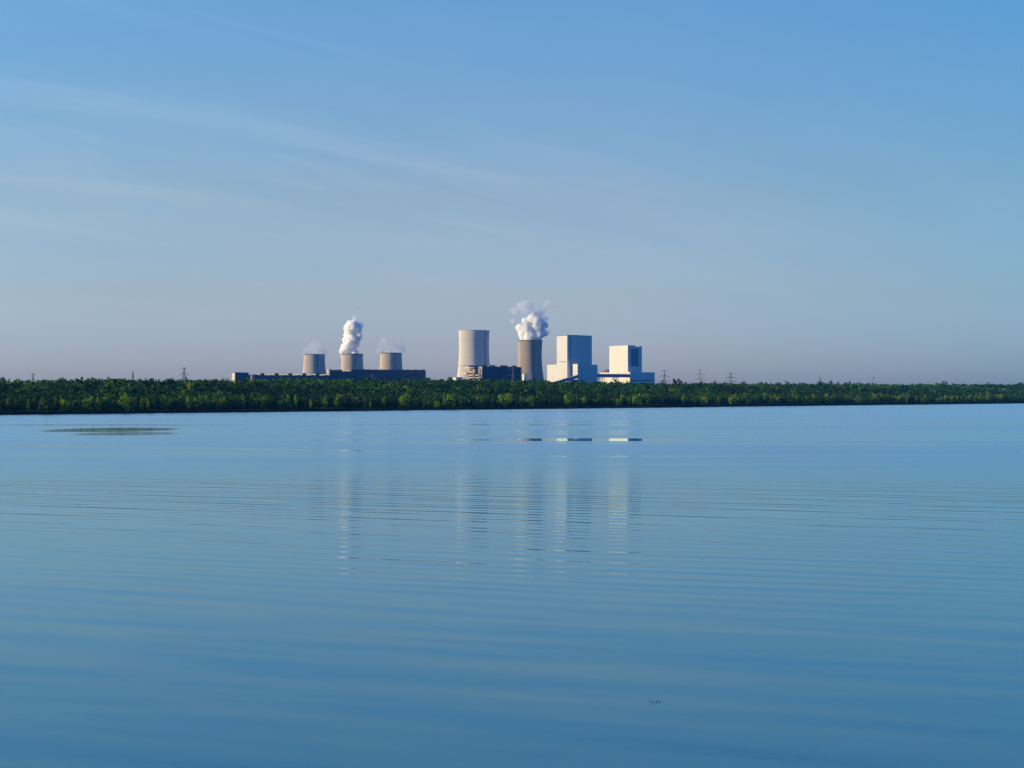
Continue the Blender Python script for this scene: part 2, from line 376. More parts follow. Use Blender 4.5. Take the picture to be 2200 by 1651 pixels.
for j in range(len(nb)-1):
    for i in range(40): ff.append((j*41+i, (j+1)*41+i, (j+1)*41+i+1, j*41+i+1))
b.add(vv, ff); nbo = b.build('near_bank', MAT['ground'], smooth=True); tag(nbo, kind='structure')

# ------------------------------------------------------------------ cooling towers
def tower(px, D, prof_px, mat, label, rimpx=1.6, ladder=None, ring=None, stain=False, fins=()):
    """prof_px: list of (py, half width in px) from top to base"""
    cx_, cy__ = XY(px, D); k = D/F
    g0 = 4.0
    root = thing('cooling_tower', (cx_, cy__, g0), label, 'cooling tower', 'cooling towers of the power station')
    ys = np.array([p[0] for p in prof_px]); ws = np.array([p[1] for p in prof_px])
    zt = ZZ(ys[0], D); zb = 14.0
    zs = np.linspace(zt, zb, 26); pys = HY-(zs-CAMZ)/k
    # smooth interpolation of the half width
    co_ = np.polyfit(ys, ws, min(3, len(ys)-1)); rs = np.polyval(co_, pys)*k
    prof = list(zip(rs, zs)); th = 1.2
    inner = [(r-th, z) for r, z in reversed(prof)]
    b_ = MB(); b_.lathe(prof[1:]+[inner[0]]+inner[1:-1]+[(prof[0][0]-th, zt-0.5), (prof[1][0]+0.0, prof[1][1])][:1], 96)
    sh = MB(); sh.lathe(list(prof)+inner, 96, close=True)
    sh.v = [(x+cx_, y+cy__, z) for x, y, z in sh.v]; sh.build('shell', mat, root, True)
    rm = MB(); r0 = rs[0]; h = rimpx*k
    rm.lathe([(r0+0.9, zt+0.3), (r0+0.9, zt-h), (r0-th-0.6, zt-h), (r0-th-0.6, zt+0.3)], 96, close=True)
    rm.v = [(x+cx_, y+cy__, z) for x, y, z in rm.v]; rm.build('rim', MAT['stain'] if stain else mat, root, False)
    n = 36; lg = MB(); rb = rs[-1]
    for i in range(n):
        a0 = 2*math.pi*i/n
        for da in (-1, 1):
            a1 = a0+da*math.pi/n
            lg.bar((cx_+(rb+4)*math.cos(a0), cy__+(rb+4)*math.sin(a0), g0-1.5), (cx_+(rb-.6)*math.cos(a1), cy__+(rb-.6)*math.sin(a1), zb+0.6), 0.6)
    lg.build('support_columns', mat, root)
    if ring:
        zr = ZZ(ring, D); rr = float(np.interp(-zr, -zs, rs)); q = MB()
        q.lathe([(rr+1.3, zr+.5), (rr+1.3, zr-.5), (rr-.2, zr-.5), (rr-.2, zr+.5)], 96, close=True)
        q.v = [(x+cx_, y+cy__, z) for x, y, z in q.v]; q.build('gallery', MAT['steel'], root)
    if ladder:
        ang, w = ladder    # angle from the camera side, positive to the right
        q = MB()
        for i in range(len(zs)-1):
            for s_ in (-w, w):
                da = s_/rs[i]
                A = [(cx_+(rs[j]+.5)*math.sin(R(ang)+da), cy__-(rs[j]+.5)*math.cos(R(ang)+da), zs[j]) for j in (i, i+1)]
                q.bar(A[0], A[1], 0.28)
            if i % 3 == 1:
                z = zs[i]; r_ = rs[i]+1.2
                q.bar((cx_+r_*math.sin(R(ang)-w*2/r_), cy__-r_*math.cos(R(ang)-w*2/r_), z), (cx_+r_*math.sin(R(ang)+w*2/r_), cy__-r_*math.cos(R(ang)+w*2/r_), z), 0.9)
        q.build('ladder', MAT['darksteel'], root)
    return root
tower(1018.5, 3640, [(711, 33.0), (735, 32.3), (760, 32.2), (786, 33.8), (815, 37.3), (845, 43)], MAT['concrete'],
      'tallest pale cooling tower without steam, dark ladder line down its shaded side', 0.9, (47, 0.9), 786.5)
tower(1138.8, 3850, [(732, 26.7), (748, 25.6), (770, 25.1), (790, 26.2), (815, 29.7), (840, 34.5)], MAT['concrete2'],
      'brown grey waisted cooling tower under the big billowing steam cloud', 1.4, (14, 0.7), None, True)
tower(675.3, 3850, [(762, 22.3), (775, 22.7), (790, 23.7), (803, 24.8), (830, 28.5)], MAT['concrete3'],
      'old squat cooling tower under a faint mound of steam, leftmost of all', 1.0, (24, 0.6), None, True)
tower(756.8, 3930, [(761, 22.8), (775, 23.0), (790, 23.9), (803, 25.2), (830, 28.7)], MAT['concrete3'],
      'old squat cooling tower with the thick white steam column rising from it', 1.3, (20, 0.6), None, True)
tower(840.2, 4010, [(759, 22.9), (775, 23.2), (790, 24.0), (803, 25.4), (830, 28.9)], MAT['concrete3'],
      'old squat cooling tower under a thin grey wisp of steam, behind the long dark hall', 1.3, (26, 0.6), None, True)

# ------------------------------------------------------------------ buildings
def solve(c, u, px):
    k = (px-1100)/F
    return (k*c[1]-c[0])/(u[0]-k*u[1])
def axes(r): return Vector((math.cos(R(r)), math.sin(R(r)))), Vector((-math.sin(R(r)), math.cos(R(r))))   # right face, left face
G0 = 2.0
def block(c, r, pl, pr, ytop, D, z0=G0):
    """footprint from the near corner, reaching photo columns pl and pr"""
    v, u = axes(r); Lu = solve(c, u, pl); Lv = solve(c, v, pr)
    return u, Lu, v, Lv
def P2(c, v, L, out, d): # point along a face, pushed outwards
    return Vector(c)+v*L+out*d

# ---- boiler house, left one
D = 3300; r = 35; v, u = axes(r); c = Vector(XY(1218.7, D)); nR = -u; nL = -v   # outward normals of right and left faces
root = thing('boiler_house', (*c, G0), 'tall white boiler house right of the brown cooling tower, sunlit on its left', 'power station building', 'white boiler houses')
zt = ZZ(721, D)
Lu = solve(c, u, 1196); Lv = solve(c, v, 1271.7)
Luw = solve(c, u, 1175.4); Lvw = solve(c, v, 1283.8); zw = ZZ(783, D)
MB().obox(c, u, Lu, v, Lv, zw-3, zt).build('tower_block', MAT['white'], root)
MB().obox(c-u*0.15-v*0.15, u, Luw, v, Lvw, G0, zw).build('lower_wing', MAT['white'], root)
b = MB()
for (a, d_, L1, L2) in ((c-u*.5-v*.5, u, Lu+1, 1.2), (c-u*.5-v*.5, v, Lv+1, 1.2)):
    o_ = v if d_ is u else u
    b.obox(a, u, L1 if d_ is u else 1.2, v, L1 if d_ is v else 1.2, zt-0.6, zt+1.0)
b.build('parapet', MAT['dark_clad'], root)
b = MB()
for i in range(4): b.obox(c+v*(10+i*14)+u*8, u, 5, v, 2.5+(i % 2)*2, zt-0.2, zt+1.6+(i % 3)*0.6)
b.bar((*(c+v*10+u*3), zt), (*(c+v*10+u*3), zt+6), 0.22); b.bar((*(c+v*48+u*3), zt), (*(c+v*48+u*3), zt+3), 0.7)
each(b, 'roof_vent', MAT['steel'], root)
L1, L2 = solve(c, u, 1216.2), solve(c, u, 1200.8); z = ZZ(777.4, D)
MB().obox(c+u*L1-v*0.5, u, L2-L1, v, 0.9, z-0.6, z+0.7).build('louvre_slot', MAT['darksteel'], root)
b = MB(); L1 = solve(c, v, 1231)
cs = c+v*L1-u*0.0; a_ = solve(cs, -u, 1241)
cs2 = c+v*solve(c, v, 1231.5)
# lift tower standing off the right-hand wall, its sunlit side facing left
corner = Vector(XY(1241, D-14)); Lq = solve(corner, u, 1229.8)
st_ = MB().obox(corner, u, Lq, v, 9, G0, ZZ(782.5, D)).build('lift_tower', MAT['white'], root)
MB().obox(corner+u*(Lq*.40)-v*.25, u, Lq*.28, v, 0.4, ZZ(795.6, D), ZZ(793.4, D)).build('louvre', MAT['darksteel'], st_)
b = MB().obox(c+v*solve(c, v, 1224.5)-u*1.0, u, 1.5, v, 1.0, G0, zt-2); b.build('downpipe', MAT['dark_clad'], root)
# ---- right boiler house
D2 = 3440; c2 = Vector(XY(1349, D2)); root2 = thing('boiler_house', (*c2, G0), 'shorter white boiler house on the right with a dark panel on its shaded face', 'power station building', 'white boiler houses')
zt = ZZ(743, D2); Lu = solve(c2, u, 1309.2); Lv = solve(c2, v, 1379.2); zw = ZZ(800, D2)
notch0, notch1 = solve(c2, v, 1364.5), solve(c2, v, 1372.5)
bb = MB().obox(c2, u, Lu, v, Lv, zw-4, zt-4.2)
bb.obox(c2, u, Lu, v, notch0, zt-4.2, zt); bb.obox(c2+v*notch1, u, Lu, v, Lv-notch1, zt-4.2, zt-.3)
bb.build('tower_block', MAT['white2'], root2)
MB().obox(c2+v*notch0+u*4, u, Lu*.4, v, notch1-notch0-.3, zt-4.2, zt-.8).build('roof_house', MAT['white2'], root2)
L1, L2 = solve(c2, v, 1356), solve(c2, v, 1371.6)
MB().obox(c2+v*L1-u*.35, u, .5, v, L2-L1, ZZ(787.5, D2), ZZ(749.6, D2)).build('dark_panel', MAT['dark_clad'], root2)
cw = Vector(XY(1353.7, D2-9)); Lvw = solve(cw, v, 1406.8); Luw = solve(cw, u, 1288.5)
MB().obox(cw, u, Luw, v, Lvw, G0, zw).build('lower_wing', MAT['white2'], root2)
MB().obox(cw+v*.8-u*.3, u, .5, v, Lvw-.9, ZZ(818.6, D2), ZZ(817.0, D2)).build('base_stripe', MAT['darksteel'], root2)
b = MB().obox(c2-u*.4-v*.4, u, Lu+.8, v, 1.0, zt-.3, zt+.9); b.obox(c2-u*.4-v*.4, u, 1.0, v, notch0+.2, zt-.3, zt+.9)
b.obox(c2+v*1+u*1, u, 5, v, 4, zt, zt+1.6); b.build('parapet', MAT['white2'], root2)
b = MB()
for i in range(5): b.obox(cw+u*(12+i*9)-v*.35, u, 3.0, v, .5, zw-2.6, zw-1.4)
each(b, 'window', MAT['dark_clad'], root2)
# ---- dome behind
cd = XY(1303, 3640); dm = MB(); rr = 14/F*3640; prof = [(rr*math.cos(a), ZZ(803, 3640)+rr*0.62*math.sin(a)) for a in np.linspace(0, math.pi/2-.02, 12)]
dm.lathe([(rr, G0)]+prof, 48, c=cd); o = dm.build('storage_dome', MAT['roof'], smooth=True)
tag(o, 'low grey dome roof between the two white boiler houses', 'dome')
# ---- conveyor bridge
def bridge(name, A, B, za, zb_, w, h, label, trest, mat):
    A, B = Vector(A), Vector(B); d = (B-A).normalized(); nn = Vector((-d.y, d.x))
    root = thing(name, (*A, G0), label, 'conveyor bridge')
    b_ = MB(); b_.prism([tuple(A), tuple(B), tuple(B+nn*w), tuple(A+nn*w)], [za-h, zb_-h, zb_-h, za-h], [za, zb_, zb_, za]); b_.build('gallery', mat, root)
    q = MB(); q.prism([tuple(A-nn*.5), tuple(B-nn*.5), tuple(B+nn*(w+.5)), tuple(A+nn*(w+.5))], [za+.01, zb_+.01]*1+[zb_+.01, za+.01], [za+.6, zb_+.6, zb_+.6, za+.6]); q.build('roof', MAT['roof'], root)
    for (p0, p1) in trest:
        t_ = MB(); k0 = [(p-1100)/F for p in (p0, p1)]; pts = []
        for k_ in k0:
            L = (k_*A.y-A.x)/(d.x-k_*d.y); pts.append((A+d*L, za+(zb_-za)*L/(B-A).length-h))
        for off in (0.4, w-.4):
            for p, z_ in pts: t_.bar((*(p+nn*off), G0-1), (*(p+nn*off), z_), 0.55)
            zb2 = pts[0][1]; z_ = G0
            while z_ < zb2-2:
                z2 = min(z_+10, zb2-.4)
                t_.bar((*(pts[0][0]+nn*off), z_), (*(pts[1][0]+nn*off), z2), .3); t_.bar((*(pts[1][0]+nn*off), z_), (*(pts[0][0]+nn*off), z2), .3); z_ = z2
        t_.build('trestle', MAT['darksteel'], root)
    return root
Db = 3290
bridge('conveyor_bridge', XY(1283.0, 3352), XY(1353.6, 3424), ZZ(804.3, 3352), ZZ(804.8, 3424), 7, 6.6/F*3380,
       'long horizontal conveyor bridge on trestles joining the two boiler houses', [(1289.5, 1299), (1319, 1328.5)], MAT['dark_clad'])
bridge('conveyor_bridge', XY(1180, Db-60), XY(1243, Db-14), ZZ(826, Db), ZZ(806.5, Db), 7, 6.0/F*Db,
       'sloping conveyor climbing across the foot of the left boiler house', [(1205, 1209)], MAT['dark_clad'])
# ---- small sheds round the foot of the boiler houses
def shed(pc, pl, pr, ytop, D, r, mat, name, label, cat, group=None, roofm=None, gable=0):
    c_ = Vector(XY(pc, D)); v_, u_ = axes(r); Lu_, Lv_ = solve(c_, u_, pl), solve(c_, v_, pr)
    root = thing(name, (*c_, G0), label, cat, group); z_ = ZZ(ytop, D)
    MB().obox(c_, u_, Lu_, v_, Lv_, G0, z_).build('wall', mat, root)
    if gable:
        a, b2, c3, d3 = c_, c_+v_*Lv_, c_+v_*Lv_+u_*Lu_, c_+u_*Lu_
        m0 = (a+b2)/2; m1 = (c3+d3)/2; g_ = MB()
        g_.add([(*a, z_), (*b2, z_), (*c3, z_), (*d3, z_), (*m0, z_+gable), (*m1, z_+gable)], [(0, 1, 4), (1, 2, 5, 4), (2, 3, 5), (3, 0, 4, 5), (3, 2, 1, 0)])
        g_.build('roof', roofm or MAT['roof'], root)
    else: MB().obox(c_-u_*.4-v_*.4, u_, Lu_+.8, v_, Lv_+.8, z_, z_+.8).build('roof', roofm or MAT['roof'], root)
    return root
shed(1229.5, 1226, 1242, 818.3, 3230, 35, MAT['dark_clad'], 'shed', 'small grey gabled shed at the foot of the left boiler house', 'shed', gable=3.2)
shed(980, 967, 994, 811.5, 3300, 35, MAT['white'], 'annex_building', 'low pale annex with sunlit end at the foot of the tallest cooling tower', 'building')
shed(1125.8, 1122, 1142, 804, 3500, 25, MAT['white'], 'switch_house', 'small white block in front of the brown grey cooling tower', 'building')
shed(1146, 1145, 1151.5, 817.2, 3300, 35, MAT['white2'], 'site_hut', 'tiny white hut peeking over the trees below the brown grey tower', 'hut')

# ---- old boiler house with open steelwork
D3 = 3170; c3 = Vector(XY(1037, D3)); root = thing('old_boiler_house', (*c3, G0), 'dark old boiler house with open pipework on its sunlit end, before the tallest tower', 'power station building')
nL = -v; nR = -u
zt = ZZ(787.8, D3); Lu = solve(c3, u, 1028.2); Lv = solve(c3, v, 1119.3); Lfar = solve(c3, u, 1004)
MB().obox(c3, u, Lfar*.93, v, Lv, G0, zt).build('wall', MAT['hall2'], root)
MB().obox(c3-v*.5, u, Lu, v, .49, G0, zt-.4).build('end_panel', MAT['old'], root)
MB().obox(c3+u*Lu-v*.3, u, (Lfar-Lu)*.90, v, .29, ZZ(822, D3), zt-2).build('end_wall', MAT['pale'], root)
fr = MB(); pos_ = [solve(c3, u, p) for p in (1036.6, 1028.3, 1025.3, 1015.8, 1013.6, 1004.5)]
for i, L in enumerate(pos_):
    top = zt+1 if i < 5 else ZZ(800, D3)
    for o_ in (1.2, 7): fr.bar((*(c3+u*L+nL*o_), G0), (*(c3+u*L+nL*o_), top), .55)
for z_ in (ZZ(p, D3) for p in (791, 797.5, 803, 808.5, 813, 818)):
    fr.bar((*(c3+u*pos_[1]+nL*1.2), z_), (*(c3+u*pos_[4]+nL*1.2), z_), .45); fr.bar((*(c3+u*pos_[1]+nL*7), z_), (*(c3+u*pos_[4]+nL*7), z_), .45)
    fr.bar((*(c3+u*pos_[2]+nL*7), z_), (*(c3+u*pos_[2]+nL*1.2), z_), .4)
fr.bar((*(c3+u*pos_[2]+nL*7), ZZ(803, D3)), (*(c3+u*pos_[3]+nL*7), ZZ(813, D3)), .4)
fr.build('steel_frame', MAT['darksteel'], root)
sh = MB()
sh.obox(c3+u*pos_[2]+nL*5.6, u, 2.2, v, 4, ZZ(820, D3), ZZ(786, D3)); sh.obox(c3+u*pos_[4]+nL*5, u, 1.8, v, 3.6, ZZ(818, D3), ZZ(796, D3))
sh.build('shaft', MAT['hall'], root)
for (pa, pb, py, rad) in ((1028, 1016, 799.8, 1.5), (1026, 1015, 806, 1.5), (1027, 1016, 811.5, 1.3), (1036, 1029, 806.5, 1.2), (1036, 1029, 812, 1.2), (1013, 1004.5, 802.6, 2.6), (1026, 1007, 790.4, 1.5)):
    La, Lb = solve(c3, u, pa), solve(c3, u, pb); z_ = ZZ(py, D3)
    q = MB().bar((*(c3+u*La+nL*8.5), z_), (*(c3+u*Lb+nL*8.5), z_), rad, 12); q.build('duct', MAT['duct'], root, True)
b = MB()
for pa in (1032, 1034.5, 1010): b.bar((*(c3+u*solve(c3, u, pa)+nL*4), G0), (*(c3+u*solve(c3, u, pa)+nL*4), ZZ(792 if pa > 1020 else 803, D3)), 0.9, 10)
each(b, 'riser_pipe', MAT['duct'], root, True)
pil = MB(); L = 3
while L < Lv-2:
    pil.obox(c3+v*L-u*.6, u, .58, v, 1.0, G0, zt-.5-(L % 3)); L += 5.3
each(pil, 'pilaster', MAT['hall'], root)
bn = MB()
for py in (795, 804, 812): bn.obox(c3-u*.35+v*.3, u, .33, v, Lv-.6, ZZ(py, D3), ZZ(py-.7, D3))
each(bn, 'window_band', MAT['darksteel'], root)
for (pa, pb) in ((1005, 1015), (1029, 1036)):
    q = MB(); x_ = pa
    q.obox(c3+u*solve(c3, u, pb)+v*4, u, abs(solve(c3, u, pa)-solve(c3, u, pb)), v, 9, zt-.3, zt+1)
    while x_ <= pb: q.obox(c3+u*solve(c3, u, x_)+v*5, u, 1.2, v, 3, zt+.8, zt+3.4); x_ += 2.2
    each(q, 'roof_vent', MAT['hall'], root)
for (pa, pb) in ((1053, 1066.5), (1077, 1091), (1102, 1110)):
    q = MB(); x_ = pa; La, Lb = solve(c3, v, pa), solve(c3, v, pb)
    q.obox(c3+v*La+u*3, u, 10, v, Lb-La, zt-.2, zt+.8)
    q.obox(c3+v*(Lb+.5)-u*.3, u, 6, v, 1.8, zt-3.5, zt+1.2)
    while x_ <= pb: q.obox(c3+v*solve(c3, v, x_)+u*4, u, 3, v, 1.0, zt+.5, zt+3.8); x_ += 2.0
    each(q, 'roof_vent', MAT['steel'], root)
q = MB(); Le = Lv+1.0
for z_ in np.arange(G0, zt-1, 4.2): q.obox(c3+v*Lv-u*.4, u, 3, v, 2.2, z_, z_+.7)
q.bar((*(c3+v*(Lv+2)-u*.2), G0), (*(c3+v*(Lv+2)-u*.2), zt-1), .5); q.bar((*(c3+v*(Lv+.6)-u*.2), G0), (*(c3+v*(Lv+.6)-u*.2), zt-1), .5)
q.build('fire_stair', MAT['darksteel'], root)

# ---- long dark boiler hall and low turbine hall on the left
r4 = 17; v4, u4 = axes(r4); D4 = 3612; c4 = Vector(XY(709.3, D4))
root = thing('long_boiler_hall', (*c4, G0), 'long dark flat hall with jagged roofline in front of the old cooling towers', 'power station building')
zt = ZZ(797.0, D4); La, Lb, Le = solve(c4, v4, 735), solve(c4, v4, 755), solve(c4, v4, 914.3)
kz = lambda py, L: CAMZ+(HY-py)/F*(c4+v4*L).y
b = MB(); b.obox(c4, u4, 60, v4, La, G0, kz(795.5, 0)); b.obox(c4+v4*La, u4, 60, v4, Lb-La, G0, kz(798.6, La)); b.obox(c4+v4*Lb, u4, 60, v4, Le-Lb, G0, kz(794.6, Lb))
b.build('wall', MAT['hall'], root)
b = MB(); L = 2.0
while L < Le-3:
    w_ = rnd.uniform(1.2, 4.5); zz_ = kz(795.5, L) if L < La else (kz(798.6, L) if L < Lb else kz(794.6, Lb))
    if not (L < La and L+w_ > La) and not (L < Lb and L+w_ > Lb):
        b.obox(c4+v4*L+u4*rnd.uniform(.5, 6), u4, 4, v4, w_, zz_-.3, zz_+rnd.uniform(.5, 2.1))
    L += w_+rnd.uniform(1.0, 5.5)
each(b, 'roof_vent', MAT['darksteel'], root)
pil = MB(); L = 4
while L < Le-2: pil.obox(c4+v4*L-u4*.7, u4, .68, v4, 1.3, G0, kz(799.5, L)); L += 7.3
each(pil, 'pilaster', MAT['hall2'], root)
bn = MB()
for py in (800.5, 806, 812): bn.obox(c4-u4*.4+v4*.5, u4, .38, v4, Le-1, ZZ(py, D4), ZZ(py-.8, D4))
each(bn, 'window_band', MAT['darksteel'], root)
q = MB()
for py in (799, 803.5, 808, 812.5): q.obox(c4+v4*(Le+.05)-u4*.2, u4, 4, v4, rnd.uniform(1.6, 3), ZZ(py, D4), ZZ(py-.9, D4))
q.bar((*(c4+v4*(Le+1.4)), G0), (*(c4+v4*(Le+1.4)), ZZ(801, D4)), .5); q.build('fire_stair', MAT['darksteel'], root)
cn = c4+v4*(Lb-.3)-u4*(-14); Ln = solve(cn, axes(40)[1], 741)
MB().obox(cn+u4*2, axes(50)[1], 19, axes(50)[0], 6, kz(798.6, La)-2, kz(795.4, La)).build('roof_house', MAT['pale'], root)
MB().obox(c4+u4*20-v4*.2, axes(40)[1], 10, axes(40)[0], 6, G0, kz(793.3, 0)).build('stair_block', MAT['pale'], root)
shed(914.6, 914, 925, 812.5, 3520, 9, MAT['hall2'], 'pump_house', 'low dark blue-grey shed at the right end of the long dark hall', 'building')

D5 = 3520; r5 = 20; v5, u5 = axes(r5); c5 = Vector(XY(505.0, D5))
root = thing('turbine_hall', (*c5, G0), 'long low blue-grey hall with bright sunlit left end and roof skylights', 'power station building')
k5 = lambda py, L: CAMZ+(HY-py)/F*(c5+v5*L).y
Lend = solve(c5, u5, 498.3); L1 = solve(c5, v5, 708.8); Ls = solve(c5, v5, 534)
b = MB().obox(c5, u5, Lend, v5, Ls, G0, k5(801.6, 0)); b.obox(c5+v5*Ls, u5, Lend, v5, L1-Ls, G0, k5(806.2, Ls)); b.build('wall', MAT['hall2'], root)
MB().obox(c5-v5*.4+u5*1, u5, Lend-2, v5, .39, G0, k5(801.9, 0)).build('end_wall', MAT['pale'], root)
MB().obox(c5-v5*.8-u5*.8, u5, Lend+1.5, v5, Ls+1, k5(801.6, 0)+.01, k5(801.6, 0)+1.2).build('roof', MAT['roof'], root)
for pr_ in (560, 590.5, 620, 650, 678.5, 708.0):
    # sawtooth roof light: pale sloping wall turned to the sun, dark cap above, darker block at its right
    La_, Lb_ = solve(c5, v5, pr_-22), solve(c5, v5, pr_)
    A = c5+v5*La_+u5*40; B = c5+v5*Lb_+u5*4; d_ = (B-A).normalized(); nn = Vector((-d_.y, d_.x))
    z0_ = k5(807.2, La_); sk = MB()
    sk.prism([tuple(A), tuple(B), tuple(B+nn*5), tuple(A+nn*5)], z0_, [k5(805.4, La_), k5(803.3, Lb_), k5(803.3, Lb_), k5(805.4, La_)])
    s_o = sk.build('roof_light', MAT['pale'], root)
    cp = MB(); z1 = k5(803.0, Lb_)
    cp.prism([tuple(A-nn*.6), tuple(B-nn*.6), tuple(B+nn*6), tuple(A+nn*6)], [z1-3.2, z1-.3, z1-.3, z1-3.2], z1+1.3)
    x_ = 0.15
    while x_ < .95:
        p_ = A+(B-A)*x_; cp.obox(p_, nn, 2.4, d_, 1.6, z1+1.2, z1+rnd.uniform(1.5, 2.6)); x_ += rnd.uniform(.12, .25)
    cp.build('cap', MAT['red'] if rnd.random() < .4 else MAT['darksteel'], s_o)
    La2 = solve(c5, v5, pr_+0.3); Lb2 = min(solve(c5, v5, pr_+8), L1-.2)
    if Lb2-La2 > 2: MB().obox(c5+v5*La2+u5*.4, u5, 20, v5, Lb2-La2, k5(807, La2), k5(802.2, La2)).build('roof_monitor', MAT['hall2'], root)
b = MB(); L = 5
while L < L1: b.obox(c5+v5*L-u5*.6, u5, .58, v5, 1.2, G0, k5(802.5 if L < Ls-2 else 806.8, L)); L += 9
each(b, 'pilaster', MAT['hall'], root)
b = MB()
for i in range(3): b.obox(c5+v5*(2+i*9)+u5*6, u5, 3, v5, 1.8, k5(801.6, 0)+1.1, k5(801.6, 0)+2.4)
each(b, 'roof_vent', MAT['darksteel'], root)
cx_, cy__ = XY(543, 3440); tk = MB(); rr = 4.7/F*3440; zt_ = ZZ(806.5, 3440)
root = thing('storage_tank', (cx_, cy__, G0), 'small rusty pink round tank before the low blue-grey hall', 'storage tank')
tk.lathe([(rr, G0), (rr, zt_)], 32, c=(cx_, cy__)); tk.build('shell', MAT['tank'], root, True)
tk = MB().lathe([(rr+.25, zt_-.3), (rr+.25, zt_+.2), (rr*.5, zt_+1.3), (.05, zt_+1.7)], 32, c=(cx_, cy__)); tk.build('roof', MAT['tank'], root, False)

# ------------------------------------------------------------------ pylons and masts
def pylon(px, ytop, D, arms, label, yaw=0.0, wbase=3.6, mat='steel', group='pylons along the skyline'):
    """arms: list of (py, half width px, droop px)"""
    cx_, cy__ = XY(px, D); k = D/F; zg = float(height(cx_, cy__))-0.5
    root = thing('electricity_pylon', (cx_, cy__, zg), label, 'pylon', group)
    zt_ = ZZ(ytop, D); H = zt_-zg; ca, sa = math.cos(R(yaw)), math.sin(R(yaw))
    def P(x, y, z): return (cx_+x*ca-y*sa, cy__+x*sa+y*ca, z)
    def w_(z): f_ = (z-zg)/H; return wbase*(1-f_)**1.2+0.55
    b_ = MB(); zs_ = [zg]; 
    while zs_[-1] < zt_-1: zs_.append(min(zt_, zs_[-1]+max(2.2, w_(zs_[-1])*1.7)))
    for z0_, z1_ in zip(zs_[:-1], zs_[1:]):
        a, c_ = w_(z0_), w_(z1_); C0 = [(-a, -a), (a, -a), (a, a), (-a, a)]; C1 = [(-c_, -c_), (c_, -c_), (c_, c_), (-c_, c_)]
        for i in range(4):
            j = (i+1) % 4
            b_.bar(P(*C0[i], z0_), P(*C1[i], z1_), .24); b_.bar(P(*C0[i], z0_), P(*C1[j], z1_), .13); b_.bar(P(*C0[j], z0_), P(*C1[i], z1_), .13); b_.bar(P(*C1[i], z1_), P(*C1[j], z1_), .13)
    b_.build('lattice_body', MAT[mat], root)
    for py, hw, dr in arms:
        q = MB(); z_ = ZZ(py, D); L = hw*k; d_ = dr*k; bw = w_(min(z_, zt_-.1))
        for s_ in (-1, 1):
            tip = P(s_*L, 0, z_-d_); n_ = 6
            for y_ in (-bw, bw):
                low = [P(s_*(bw+(L-bw)*i/n_), y_*(1-i/n_), z_-d_*(i/n_)**1.6) for i in range(n_+1)]
                up = [P(s_*(bw+(L-bw)*i/n_), y_*(1-i/n_), z_+1.5*(1-i/n_)-d_*(i/n_)**1.6) for i in range(n_+1)]
                for i in range(n_):
                    q.bar(low[i], low[i+1], .2); q.bar(up[i], up[i+1], .2); q.bar(low[i], up[i+1] if i % 2 else up[i], .12)
            for f_ in ((1.0,) if hw < 7 else (1.0, .55)):
                xx = s_*(bw+(L-bw)*f_); zz_ = z_-d_*f_**1.6
                if dr > 0: q.bar(P(xx, 0, zz_), P(xx, 0, zz_-2.6), .22)
        q.build('crossarm', MAT[mat], root)
    return root, (cx_, cy__), zg
pylon(71, 802.8, 2700, [(804.2, 6.5, 0), (817, 9, 1.2)], 'leftmost faint pylon with a T-shaped top above the wood', 6)
pylon(285.5, 798.5, 2500, [(800, 1.6, 0), (808, 2.0, .5), (817, 2.4, .6)], 'narrow pylon seen edge-on, second from the left', 0, 2.6)
pylon(395.5, 790.6, 2350, [(792.3, 5.6, 0), (803.8, 9, 1.8), (815.5, 13.5, 1.8)], 'dark three-armed pylon nearest the low blue-grey hall on its left', 4, 4.2)
pylon(1427, 796.3, 2900, [(798, 8.5, 0), (808, 11.5, 2.4), (818.3, 15.5, 2.2)], 'pylon just right of the shorter boiler house', 6, 4.2)
pylon(1504.3, 795.3, 3100, [(796.6, 7.5, 0), (804.2, 11, 1.0), (814.5, 13.5, 1.5)], 'faint slender pylon in the middle of the three to the right of the boiler houses', -4, 4.2)
pylon(1569.5, 801.2, 2750, [(802.7, 7.8, 0), (811, 12, 2.6), (820, 16, 2.6)], 'dark pylon with drooping arms, third to the right of the boiler houses', 3, 4.6)
pylon(1102.3, 786.8, 2950, [(788.5, 6.5, 0), (794.2, 13, 1.6), (806.2, 14, 1.4)], 'pale pylon standing in front of the old dark boiler house', 2, 4.0)
pylon(800, 804.6, 2950, [(806, 5, 0), (808.4, 8, 1), (817, 10, 1)], 'small pale pylon in front of the long dark hall', 2, 3.6)
# antenna mast and slim lamp mast
D = 2750; cx_, cy__ = XY(1762, D); zg = float(height(cx_, cy__)); root = thing('antenna_mast', (cx_, cy__, zg), 'dark lattice antenna mast rising behind a ragged pine on the right', 'mast')
b = MB(); zt_ = ZZ(805, D); zm = ZZ(811, D)
for i in range(3):
    a = 2*math.pi*i/3; b.bar((cx_+1.2*math.cos(a), cy__+1.2*math.sin(a), zg), (cx_+.8*math.cos(a), cy__+.8*math.sin(a), zm), .25)
    z_ = zg
    while z_ < zm-3:
        a2 = a+2*math.pi/3; b.bar((cx_+1.1*math.cos(a), cy__+1.1*math.sin(a), z_), (cx_+1.1*math.cos(a2), cy__+1.1*math.sin(a2), z_+3), .16); z_ += 3
b.build('lattice_body', MAT['darksteel'], root)
MB().bar((cx_, cy__, zm-.3), (cx_, cy__, zt_), .35, 8, .15).build('antenna', MAT['darksteel'], root)
D = 2900; cx_, cy__ = XY(1877, D); zg = float(height(cx_, cy__)); root = thing('floodlight_mast', (cx_, cy__, zg), 'single slim pole with a small head on the far right skyline', 'mast')
